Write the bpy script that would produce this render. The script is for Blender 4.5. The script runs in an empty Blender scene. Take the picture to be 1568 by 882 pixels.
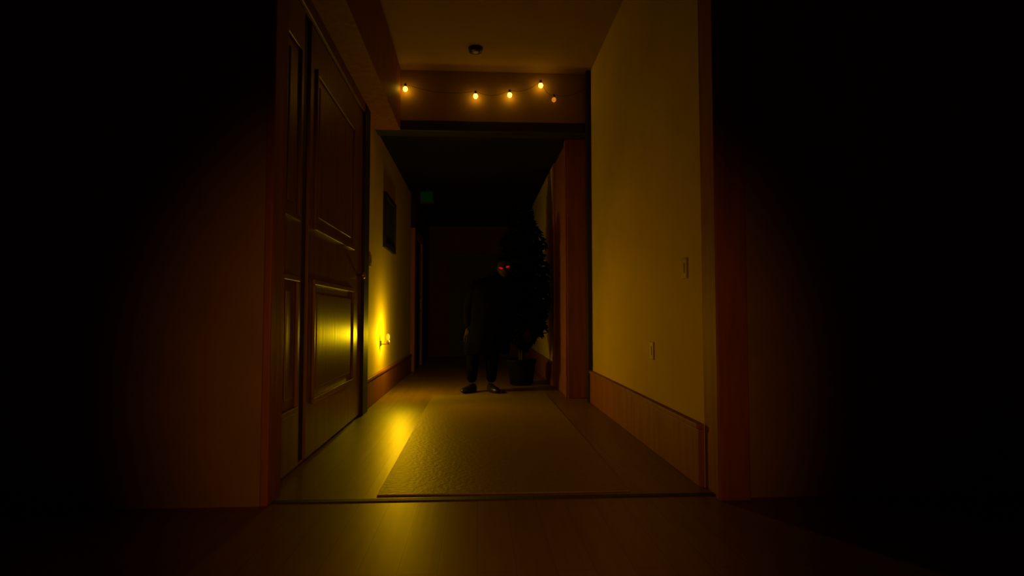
import bpy, bmesh, math, random
from mathutils import Vector, Matrix
random.seed(7)
sc = bpy.context.scene
try:
    sc.view_settings.view_transform = 'Standard'
    sc.view_settings.look = 'None'
except Exception as e: print(e)

# ---------------------------------------------------------------- materials
def mat(name, c1, c2=None, rough=0.6, scale=6.0, bump=0.1, metallic=0.0, stretch=(1,1,1), spec=0.5, coat=0.0):
    m = bpy.data.materials.new(name); m.use_nodes = True
    nt = m.node_tree; b = nt.nodes['Principled BSDF']
    b.inputs['Roughness'].default_value = rough
    b.inputs['Metallic'].default_value = metallic
    b.inputs['Specular IOR Level'].default_value = spec
    b.inputs['Coat Weight'].default_value = coat
    b.inputs['Coat Roughness'].default_value = 0.2
    c2 = c2 or tuple(x*0.75 for x in c1)
    tc = nt.nodes.new('ShaderNodeTexCoord'); mp = nt.nodes.new('ShaderNodeMapping')
    mp.inputs['Scale'].default_value = stretch
    nz = nt.nodes.new('ShaderNodeTexNoise'); nz.inputs['Scale'].default_value = scale
    nz.inputs['Detail'].default_value = 5
    rp = nt.nodes.new('ShaderNodeValToRGB')
    rp.color_ramp.elements[0].position = .3; rp.color_ramp.elements[1].position = .7
    rp.color_ramp.elements[0].color = (*c2, 1); rp.color_ramp.elements[1].color = (*c1, 1)
    L = nt.links.new
    L(tc.outputs['Object'], mp.inputs['Vector']); L(mp.outputs['Vector'], nz.inputs['Vector'])
    L(nz.outputs['Fac'], rp.inputs['Fac']); L(rp.outputs['Color'], b.inputs['Base Color'])
    if bump:
        bp = nt.nodes.new('ShaderNodeBump'); bp.inputs['Strength'].default_value = bump
        bp.inputs['Distance'].default_value = 0.01
        L(nz.outputs['Fac'], bp.inputs['Height']); L(bp.outputs['Normal'], b.inputs['Normal'])
    return m
def emis(name, col, s):
    m = bpy.data.materials.new(name); m.use_nodes = True
    nt = m.node_tree; nt.nodes.clear()
    e = nt.nodes.new('ShaderNodeEmission'); o = nt.nodes.new('ShaderNodeOutputMaterial')
    e.inputs['Color'].default_value = (*col, 1); e.inputs['Strength'].default_value = s
    nt.links.new(e.outputs[0], o.inputs[0]); return m
def floor_mat():
    m = mat('floor_boards', (.24,.135,.065), (.19,.10,.048), rough=.42, scale=3, bump=.08, stretch=(8,.6,1))
    nt = m.node_tree; b = nt.nodes['Principled BSDF']
    tc = nt.nodes.new('ShaderNodeTexCoord'); mp = nt.nodes.new('ShaderNodeMapping')
    mp.inputs['Rotation'].default_value = (0,0,math.pi/2)
    br = nt.nodes.new('ShaderNodeTexBrick'); br.inputs['Scale'].default_value = 1
    br.inputs['Brick Width'].default_value = 1.4; br.inputs['Row Height'].default_value = .14
    br.inputs['Mortar Size'].default_value = .002
    br.inputs['Color1'].default_value = (1,1,1,1); br.inputs['Color2'].default_value = (.9,.9,.9,1)
    br.inputs['Mortar'].default_value = (.6,.6,.6,1)
    mx = nt.nodes.new('ShaderNodeMixRGB'); mx.blend_type = 'MULTIPLY'; mx.inputs[0].default_value = 1
    rp = [n for n in nt.nodes if n.type == 'VALTORGB'][0]
    nt.links.new(tc.outputs['Object'], mp.inputs[0]); nt.links.new(mp.outputs[0], br.inputs['Vector'])
    nt.links.new(rp.outputs[0], mx.inputs[1]); nt.links.new(br.outputs['Color'], mx.inputs[2])
    nt.links.new(mx.outputs[0], b.inputs['Base Color'])
    return m
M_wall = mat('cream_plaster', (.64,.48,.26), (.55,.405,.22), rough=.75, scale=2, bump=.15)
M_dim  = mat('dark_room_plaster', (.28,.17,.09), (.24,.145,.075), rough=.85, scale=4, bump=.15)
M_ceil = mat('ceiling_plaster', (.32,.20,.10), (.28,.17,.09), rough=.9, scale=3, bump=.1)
M_ceil2 = mat('ceiling_unlit_tone', (.012,.009,.008), rough=.95, scale=3, bump=.1, spec=.1)  # darkness of the unlit far hall put into the ceiling colour
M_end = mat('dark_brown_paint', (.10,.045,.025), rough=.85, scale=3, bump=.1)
M_wood = mat('red_brown_wood', (.30,.10,.035), (.20,.065,.022), rough=.6, scale=5, bump=.1, stretch=(4,4,.4), spec=.3)
M_door = mat('varnished_door_wood', (.25,.12,.045), (.16,.075,.028), rough=.38, scale=5, bump=.1, stretch=(4,4,.4))
M_dark = mat('black_wood_and_shade', (.012,.008,.006), rough=.6)  # black wood, also used for the shade strips at lintel and door leaves
M_floor = floor_mat()
M_rug = mat('woven_runner', (.25,.165,.07), (.20,.13,.05), rough=.5, scale=40, bump=.3)
M_metal = mat('dark_metal', (.05,.04,.03), rough=.4, metallic=.8)
M_brass = mat('brass', (.5,.32,.1), rough=.4, metallic=1)
M_cloth = mat('black_cloth', (.0035,.003,.003), (.002,.002,.002), rough=1, scale=30, bump=.3, spec=.02)
M_skin = mat('skin', (.03,.015,.01), rough=.7, scale=20, bump=.05, spec=.1)
M_shoe = mat('shoe_leather', (.012,.01,.009), rough=.35, scale=30)
M_hair = mat('black_hair', (.004,.003,.003), rough=.9, scale=60, bump=.5, spec=.05)
M_leaf = mat('dark_leaves', (.005,.006,.004), (.003,.004,.002), rough=.9, scale=10, spec=.05)
M_bark = mat('bark', (.03,.02,.012), rough=.9, scale=20, bump=.5)
M_pot = mat('dark_pot', (.006,.005,.005), rough=.8, spec=.1)
M_plate = mat('switch_plate', (.42,.33,.2), rough=.5, bump=0)
M_pic = mat('dark_print', (.03,.025,.02), (.01,.012,.01), rough=.6, scale=9)

# ---------------------------------------------------------------- helpers
def link(o, parent=None):
    sc.collection.objects.link(o)
    if parent: o.parent = parent
    return o
def meshobj(name, bm, m, parent=None, smooth=False):
    me = bpy.data.meshes.new(name); bm.normal_update(); bm.to_mesh(me); bm.free()
    me.materials.append(m)
    if smooth:
        for p in me.polygons: p.use_smooth = True
    return link(bpy.data.objects.new(name, me), parent)
def addbox(bm, x0,x1,y0,y1,z0,z1):
    vs = [bm.verts.new((x,y,z)) for x in (x0,x1) for y in (y0,y1) for z in (z0,z1)]
    for f in ((0,1,3,2),(4,6,7,5),(0,4,5,1),(2,3,7,6),(0,2,6,4),(1,5,7,3)):
        bm.faces.new([vs[i] for i in f])
def boxes(name, lst, m, parent=None, bevel=0.0):
    bm = bmesh.new()
    for b in lst: addbox(bm, *b)
    bmesh.ops.recalc_face_normals(bm, faces=bm.faces)
    o = meshobj(name, bm, m, parent)
    if bevel:
        md = o.modifiers.new('bevel','BEVEL'); md.width = bevel; md.segments = 2
    return o
def empty(name, loc=(0,0,0)):
    e = bpy.data.objects.new(name, None); e.empty_display_size = .1
    link(e); return e   # kept at the origin so children use world coordinates
def lathe(name, prof, c, m, parent=None, n=32):
    bm = bmesh.new(); rings = []
    for r,z in prof:
        rings.append([bm.verts.new((c[0]+r*math.cos(2*math.pi*i/n), c[1]+r*math.sin(2*math.pi*i/n), c[2]+z)) for i in range(n)])
    for a,b in zip(rings, rings[1:]):
        for i in range(n): bm.faces.new((a[i],a[(i+1)%n],b[(i+1)%n],b[i]))
    bm.faces.new(rings[0][::-1]); bm.faces.new(rings[-1])
    return meshobj(name, bm, m, parent, True)
def ellips(name, c, r, m, parent=None, fn=None, seg=24):
    bm = bmesh.new(); bmesh.ops.create_uvsphere(bm, u_segments=seg, v_segments=seg*2//3, radius=1)
    for v in bm.verts:
        if fn: fn(v)
        v.co = Vector((c[0]+v.co.x*r[0], c[1]+v.co.y*r[1], c[2]+v.co.z*r[2]))
    return meshobj(name, bm, m, parent, True)
def tube(name, pts, rad, m, parent=None):
    cu = bpy.data.curves.new(name,'CURVE'); cu.dimensions = '3D'; cu.bevel_depth = rad; cu.bevel_resolution = 3
    s = cu.splines.new('POLY'); s.points.add(len(pts)-1)
    for p,q in zip(s.points, pts): p.co = (*q,1)
    cu.materials.append(m)
    return link(bpy.data.objects.new(name, cu), parent)
def skin(name, pts, edges, radii, m, parent=None, root=0, sub=2):
    me = bpy.data.meshes.new(name); me.from_pydata(pts, edges, []); me.materials.append(m)
    o = link(bpy.data.objects.new(name, me), parent)
    md = o.modifiers.new('skin','SKIN'); md.use_smooth_shade = True
    if not me.skin_vertices: bpy.context.view_layer.update()
    for i,sv in enumerate(me.skin_vertices[0].data):
        r = radii[i]; sv.radius = r if isinstance(r,tuple) else (r,r)
        sv.use_root = (i == root)
    s = o.modifiers.new('sub','SUBSURF'); s.levels = sub; s.render_levels = sub
    return o

H = 3.50      # hall ceiling height
XL, XR = -1.085, 1.19
XR2 = 0.98    # right wall beyond the pilaster
LOW = 2.88    # lowered ceiling of the far hall
D0, D1 = 2.87, 3.05    # partition with the doorway the camera looks through
XO = -.985             # left edge of that doorway
DEND = 13.0

# ---------------------------------------------------------------- room shell
boxes('floor', [(-3.2,3.2,-1.6,DEND+.15,-.1,0)], M_floor)
boxes('ceiling', [(-3.2,3.2,-1.6,6.15,H,H+.1)], M_ceil)
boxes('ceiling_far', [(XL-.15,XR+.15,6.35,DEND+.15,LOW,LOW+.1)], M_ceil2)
boxes('wall_left', [(XL-.15,XL,D1,9.5,0,H)], M_wall)
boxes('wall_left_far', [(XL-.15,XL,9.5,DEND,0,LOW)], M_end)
boxes('wall_right', [(XR,XR+.15,D1,DEND,0,H)], M_wall)
boxes('wall_right_far', [(XR2,XR,7.5,DEND,0,LOW)], M_wall)
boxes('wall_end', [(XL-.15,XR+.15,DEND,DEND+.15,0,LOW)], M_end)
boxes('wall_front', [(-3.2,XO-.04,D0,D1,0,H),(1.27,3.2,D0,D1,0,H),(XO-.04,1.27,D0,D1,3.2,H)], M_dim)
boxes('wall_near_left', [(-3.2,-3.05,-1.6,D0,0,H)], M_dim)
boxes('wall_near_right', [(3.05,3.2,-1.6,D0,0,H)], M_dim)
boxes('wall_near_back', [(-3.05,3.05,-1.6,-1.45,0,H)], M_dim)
boxes('soffit_left', [(XL,-.82,D1,6.15,LOW-.03,H)], M_wood)
boxes('lintel', [(XL,XR,6.15,6.35,LOW+.08,H)], M_ceil)
boxes('lintel_shade_strip', [(XL,XR,6.14,6.36,LOW-.03,LOW+.08)], M_dark, bevel=.006)  # added dark strip, stands in for shade along the lintel's lower edge
# door casing of the near doorway
boxes('trim_1', [(1.19,1.27,D0-.03,D1,0,3.2),(XO-.04,1.27,D0-.03,D1,3.2,3.28),
                 (1.17,1.33,D0-.05,D0-.001,0,3.2),(XO-.04,XO,D0-.01,D1,0,3.2)], M_wood, bevel=.008)
boxes('trim_2', [(XO,XR,D0+.04,D0+.08,0,.004)], M_dark)   # threshold
# wood pilaster and casing on the right
boxes('trim_6', [(XR2,XR,6.36,7.5,0,LOW-.03),(XR2-.02,XR2,6.38,6.48,0,LOW-.03),(XR2-.02,XR2,7.38,7.5,0,LOW-.03)], M_wood, bevel=.006)
boxes('trim_3', [(XR-.045,XR,6.05,6.14,0,H)], M_dark)
# baseboards
boxes('baseboard_right', [(XR-.03,XR,D1,6.05,0,.30),(XR-.04,XR,D1,6.05,.30,.33)], M_wood, bevel=.006)
boxes('baseboard_right_far', [(XR2-.03,XR2,7.5,DEND,0,.30)], M_wood, bevel=.006)
boxes('baseboard_left', [(XL,XL+.03,5.62,9.4,0,.26),(XL,XL+.04,5.62,9.4,.26,.29)], M_wood, bevel=.006)

# ---------------------------------------------------------------- left double door
def panel_frame(lst, x, y0,y1,z0,z1,w=.035,t=.018):
    lst += [(x,x+t,y0,y1,z0,z0+w),(x,x+t,y0,y1,z1-w,z1),(x,x+t,y0,y0+w,z0+w,z1-w),(x,x+t,y1-w,y1,z0+w,z1-w)]
door = empty('door_1')
boxes('slab', [(XL,XL+.03,3.14,3.56,.02,2.75),(XL,XL+.03,3.70,5.36,.02,2.75)], M_door, door, .004)
boxes('gap_shade', [(XL,XL+.012,3.56,3.70,.02,2.75)], M_dark, door)  # shade of the recess between the leaves, put in as a black strip
fr = []
PY = ((3.18,3.49),(3.80,5.00))
for y0,y1 in PY:
    for z0,z1 in ((.34,1.13),(1.45,2.5)):
        panel_frame(fr, XL+.03, y0,y1,z0,z1)
boxes('panel_mouldings', fr, M_door, door, .005)
boxes('raised_panels', [(XL+.03,XL+.04,y0+.09,y1-.09,z0+.09,z1-.09) for y0,y1 in PY for z0,z1 in ((.34,1.13),(1.45,2.5))], M_door, door, .008)
h = lathe('knob', [(.012,0),(.012,.03),(.028,.045),(.03,.06),(.018,.075)], (0,0,0), M_brass, door, 20)
h.rotation_euler = (0, math.pi/2, 0); h.location = (XL+.03, 5.18, 1.25)
boxes('trim_4', [(XL,XL+.055,5.37,5.60,0,LOW-.03)], M_dark, bevel=.006)
boxes('trim_5', [(XL,XL+.05,D1,3.12,0,LOW-.03),(XL,XL+.05,3.12,5.37,2.76,2.85)], M_door, bevel=.006)
# far door cases, left
d2 = empty('door_2')
boxes('slab', [(XL,XL+.03,9.75,10.75,.01,2.2)], M_dark, d2)
boxes('casing', [(XL,XL+.07,9.5,9.75,0,2.32),(XL,XL+.07,10.75,10.95,0,2.32),(XL,XL+.07,9.75,10.75,2.2,2.32)], M_wood, d2, .006)
fr=[]; panel_frame(fr, XL+.03, 9.85,10.65,.3,1.0); panel_frame(fr, XL+.03, 9.85,10.65,1.2,2.05)
boxes('mouldings', fr, M_dark, d2)
d3 = empty('door_3')
boxes('slab', [(-.5,.5,DEND-.03,DEND,.01,2.15)], M_dark, d3)
boxes('casing', [(-.62,-.5,DEND-.05,DEND,0,2.27),(.5,.62,DEND-.05,DEND,0,2.27),(-.5,.5,DEND-.05,DEND,2.15,2.27)], M_dark, d3)

# ---------------------------------------------------------------- wall things
pic = empty('picture_frame')
boxes('canvas', [(XL+.002,XL+.02,6.78,7.48,1.74,2.26)], M_pic, pic)
fr=[]; panel_frame(fr, XL+.002, 6.72,7.54,1.68,2.32,w=.06,t=.035); boxes('frame', fr, M_dark, pic, .004)
def plate(name, x, y, z, sx):
    e = empty(name)
    a,b = sorted((x, x+sx*.01)); boxes('plate', [(a,b,y-.04,y+.04,z-.06,z+.06)], M_plate, e, .003)
    a,b = sorted((x+sx*.01, x+sx*.015)); boxes('rocker', [(a,b,y-.015,y+.015,z-.03,z+.03)], M_plate, e, .002)
plate('light_switch', XL, 5.95, 1.45, 1)
plate('light_switch.001', XR, 3.30, 1.17, -1)
plate('wall_socket', XR, 3.95, .66, -1)
boxes('runner_rug', [(-.50,.78,3.0,6.68,0,.006)], M_rug, bevel=.002)
sm = lathe('smoke_detector', [(.03,-.045),(.06,-.04),(.07,-.015),(.07,0)], (-.03,5.6,H), M_metal)

# ---------------------------------------------------------------- night light
AM = (1.0, .42, .004)
NL = (XL+.085, 6.62, .66)
nl = empty('wall_night_light')
boxes('bracket', [(XL,XL+.012,NL[1]-.02,NL[1]+.02,.56,.62),(XL+.012,NL[0],NL[1]-.006,NL[1]+.006,.575,.587)], M_brass, nl, .003)
lathe('cup', [(.010,-.085),(.020,-.07),(.022,-.05),(.018,-.035)], NL, M_brass, nl, 20)
ellips('frosted_bulb', NL, (.022,.022,.038), emis('bulb_glow',(1,.80,.01),.9), nl)
def lamp(name, typ, loc, w, col, r=.05, parent=None, target=None, ang=None, blend=.8):
    l = bpy.data.lights.new(name, typ); l.energy = w; l.color = col; l.shadow_soft_size = r
    if ang: l.spot_size = math.radians(ang); l.spot_blend = blend
    o = link(bpy.data.objects.new(name, l), parent); o.location = loc
    if target:
        o.rotation_euler = (Vector(target)-Vector(loc)).to_track_quat('-Z','Y').to_euler()
    return o
lamp('night_light_glow','POINT',(NL[0]+.14,NL[1]+.03,NL[2]+.03), 20, (1,.66,.004), .05, nl)
lamp('right_wall_fill','SPOT',(NL[0]+.13,NL[1]-.05,NL[2]+.03), 36, AM, .06, nl, target=(1.1,4.0,.36), ang=86, blend=1)  # added fill spot that brightens the right wall, not the bulb's own light

# ---------------------------------------------------------------- string lights
sl = empty('string_lights')
E = emis('warm_bulb',(1,.50,.02),16); E5 = emis('bulb_reflection',(1,.30,.01),.6)  # E5 paints a neighbouring bulb's reflected glow as weak emission
bul = [(-.765,2.37),(-.03,2.31),(.33,2.33),(.66,2.44),(.80,2.29)]
path = [(-1.07,2.50)]+bul+[(1.17,2.45)]
path = [(x,z+.9+.05) if i not in (0,6) else (x,z+.9) for i,(x,z) in enumerate(path)]
pts = []
for (x0,z0),(x1,z1) in zip(path, path[1:]):
    for k in range(8):
        t = k/8; pts.append((x0+(x1-x0)*t, 6.09, z0+(z1-z0)*t-.05*math.sin(math.pi*t)))
pts.append((path[-1][0],6.09,path[-1][1]))
tube('cable', pts, .002, M_metal, sl)
for i,(x,z) in enumerate(bul):
    z += .9
    lathe('socket_%d'%(i+1), [(.011,.018),(.013,.03),(.012,.055)], (x,6.09,z), M_metal, sl, 16)
    ellips('bulb_%d'%(i+1), (x,6.09,z), (.024,.024,.027), E if i<4 else E5, sl, seg=14)  # last one stands in for glow reflected on the trim

# ---------------------------------------------------------------- exit light
ex = empty('emergency_exit_light')
boxes('housing', [(-.90,-.68,9.0,9.06,2.62,2.82)], M_dark, ex, .006)
boxes('stem', [(-.80,-.78,9.02,9.04,2.82,LOW)], M_dark, ex)
boxes('lens', [(-.88,-.70,8.992,9.0,2.64,2.80)], emis('green_sign',(.02,.35,.015),.014), ex)

# ---------------------------------------------------------------- person
pe = empty('person')
Y = 6.98
P = [(.10,Y,.84),(.14,Y,1.0),(.21,Y,1.16),(.27,Y-.01,1.28),(.30,Y-.03,1.36),           #0-4 spine
     (.10,Y,1.27),(-.05,Y+.01,1.24),(-.11,Y+.02,.98),(-.12,Y-.06,.76),                        #5-8 screen-left arm
     (.42,Y,1.27),(.55,Y+.01,1.23),(.61,Y+.03,.97),(.59,Y-.07,.75),                         #9-12
     (.00,Y,.80),(-.06,Y-.05,.45),(-.07,Y,.10),                                             #13-15
     (.19,Y,.80),(.17,Y-.04,.45),(.16,Y,.10)]
Ed = [(0,1),(1,2),(2,3),(3,4),(3,5),(5,6),(6,7),(7,8),(3,9),(9,10),(10,11),(11,12),(0,13),(13,14),(14,15),(0,16),(16,17),(17,18)]
R = [(.15,.12),(.16,.12),(.18,.13),(.13,.11),.065, .09,.09,.07,.05, .09,.09,.07,.05, .11,.085,.06, .11,.085,.06]
skin('body', P, Ed, R, M_cloth, pe)
# long open-bottom coat following the lean of the body, with folds
bm = bmesh.new(); rings = []; n = 48
for cx,z,rx,ry in ((.30,1.39,.08,.075),(.285,1.35,.15,.11),(.27,1.31,.28,.14),(.26,1.25,.345,.155),(.235,1.12,.33,.16),(.21,1.0,.30,.155),(.18,.88,.29,.16),(.15,.74,.28,.17),(.11,.60,.27,.175),(.10,.44,.265,.18)):
    rings.append([])
    for i in range(n):
        a = 2*math.pi*i/n; f = 1+ (.07*math.sin(a*9)*max(0,(1.1-z)))
        rings[-1].append(bm.verts.new((cx+rx*f*math.cos(a), Y+ry*f*math.sin(a), z+.006*math.sin(5*a))))
for a,b in zip(rings, rings[1:]):
    for i in range(n): bm.faces.new((a[i],b[i],b[(i+1)%n],a[(i+1)%n]))
coat = meshobj('coat', bm, M_cloth, pe, True)
md = coat.modifiers.new('thick','SOLIDIFY'); md.thickness = .012
# head with modelled face (faces -Y)
hc = (.31, Y-.06, 1.455)
def headfn(v):
    x,y,z = v.co
    if z < 0: v.co.x *= 1-.30*(-z)**1.3; v.co.y *= 1-.12*(-z)
    if y < 0:
        if abs(x) < .22 and -.32 < z < .12: v.co.y -= .22*(1-abs(x)/.22)*(1-abs(z+.2)/.34)   # nose
        for ex_ in (-.36,.36):
            d = math.hypot((x-ex_)/.24,(z-.04)/.17)
            if d < 1: v.co.y += .13*(1-d)                                          # sockets
        if abs(x) < .35 and abs(z+.5) < .07: v.co.y += .06                          # mouth line
        if abs(x) < .3 and z < -.75: v.co.y -= .1                                  # chin
head = ellips('head', hc, (.085,.105,.125), M_skin, pe, headfn, seg=40)
RED = emis('red_glow',(1,.012,.0),.42)
for s in (-1,1):
    ellips('ear_%d'%(1 if s<0 else 2), (hc[0]+s*.085,hc[1]+.01,hc[2]-.002), (.011,.02,.032), M_skin, pe, seg=14)
    e = ellips('eye_%d'%(1 if s<0 else 2), (0,0,0), (.030,.014,.012), RED, pe, seg=16)
    e.location = (hc[0]+s*.034-.004,hc[1]-.088,hc[2]+.004+s*.008); e.rotation_euler = (0,-.25*s,0)
def hairfn(v):
    x,y,z = v.co
    if y < -.2 and z < .45: v.co.y = -.15+.1*y; 
    k = 1+.03*math.sin(20*x)+.03*math.sin(17*z+9*y); v.co *= k
ellips('hair', (hc[0],hc[1]+.016,hc[2]+.018), (.104,.112,.13), M_hair, pe, hairfn, seg=36)
# hands
def hand(name, w, s):
    w = Vector(w); pts=[w, w+Vector((0,-.01,-.05)), w+Vector((0,-.015,-.085))]; ed=[(0,1),(1,2)]; r=[(.024,.018),(.036,.016),(.036,.014)]
    for k,L in enumerate((.068,.078,.072,.055)):
        off = (k-1.5)*.021; b=len(pts)
        base = w+Vector((off,-.012,-.088))
        pts += [base, base+Vector((off*.1,-.006,-L*.45)), base+Vector((off*.1,-.018,-L*.78)), base+Vector((off*.1,-.034,-L))]
        ed += [(2,b),(b,b+1),(b+1,b+2),(b+2,b+3)]; r += [.0095,.009,.008,.007]
    b=len(pts); pts += [w+Vector((s*.034,-.02,-.045)), w+Vector((s*.052,-.032,-.072)), w+Vector((s*.055,-.042,-.097))]
    ed += [(1,b),(b,b+1),(b+1,b+2)]; r += [.013,.011,.009]
    skin(name, [tuple(p) for p in pts], ed, r, M_skin, pe, sub=1)
hand('hand_1', (-.12,Y-.06,.75), 1); hand('hand_2', (.59,Y-.07,.74), -1)
# shoes
def shoe(name, x, ang):
    bm = bmesh.new(); bmesh.ops.create_uvsphere(bm, u_segments=24, v_segments=16, radius=1)
    for v in bm.verts:
        px,py,pz = v.co
        w = .055*(1-.15*py if py<0 else 1-.25*py)
        hgt = .045 + .055*max(0,py+.1)
        v.co = Vector((px*w, py*.15, max(pz,-.7)*hgt+.7*.045 if pz<0 else pz*hgt+.0315))
        if v.co.z < 0: v.co.z = 0
    o = meshobj(name, bm, M_shoe, pe, True); o.location = (x, Y-.06, .001); o.rotation_euler = (0,0,ang); return o
shoe('shoe_1', -.10, -.6); shoe('shoe_2', .18, .4)

# ---------------------------------------------------------------- potted tree
tr = empty('potted_tree')
tc = (.57, 7.66)
lathe('pot', [(.13,0),(.15,.02),(.18,.28),(.195,.30),(.195,.33),(.17,.33),(.16,.29)], (tc[0],tc[1],0), M_pot, tr)
for k in range(4):
    a = k*1.6; tube('stem_%d'%(k+1), [(tc[0]+.02*math.cos(a)*(1+t*4), tc[1]+.02*math.sin(a)*(1+t*4), .28+t*1.75) for t in [i/8 for i in range(9)]], .013, M_bark, tr)
bm = bmesh.new()
for i in range(4600):
    z = random.uniform(-1,1); a = random.uniform(0,2*math.pi)
    r = ((1-(-z)**3)*.98 if z<0 else (1-z)**.65)*random.uniform(.3,1.0)*(1+.15*math.sin(5*z*3+a*2))
    c = Vector((tc[0]+.02+.42*r*math.cos(a), tc[1]+.36*r*math.sin(a), 1.26+(.82 if z<0 else 1.15)*z))
    if c.x > XR2-.06: c.x = XR2-.06-random.uniform(0,.12)
    L = random.uniform(.08,.15); W = L*.34
    q = Matrix.Rotation(random.uniform(0,6.28),3,'Z') @ Matrix.Rotation(random.uniform(-.9,.9),3,'Y') @ Matrix.Rotation(random.uniform(-.7,.7),3,'X')
    sh = [(-.5,0,0),(-.2,-.5,.1),(.2,-.4,.1),(.5,0,-.1),(.2,.4,.1),(-.2,.5,.1)]
    vs = []
    for p in sh:
        w = c + q @ Vector((p[0]*L,p[1]*W,p[2]*L)); w.x = min(w.x, XR2-.035); vs.append(bm.verts.new(w))
    try:
        bm.faces.new((vs[0],vs[1],vs[2],vs[3])); bm.faces.new((vs[0],vs[3],vs[4],vs[5]))
    except: pass
meshobj('foliage', bm, M_leaf, tr)

# ---------------------------------------------------------------- flashlight held beside the viewer
lamp('hand_torch_light','SPOT',(.03,-.25,.85), 76, (1,.36,.004), .08, None, target=(.03,4.0,.52), ang=62, blend=1)

w = bpy.data.worlds.new('night'); sc.world = w; w.use_nodes = True
w.node_tree.nodes['Background'].inputs[0].default_value = (0,0,0,1)

cam = bpy.data.cameras.new('camera'); co = link(bpy.data.objects.new('camera', cam))
cam.lens = 20.6; cam.sensor_width = 36; cam.clip_start = .02
co.location = (0,0,.9); co.rotation_euler = (math.radians(90+2.68),0,math.radians(-3.33))
sc.camera = co
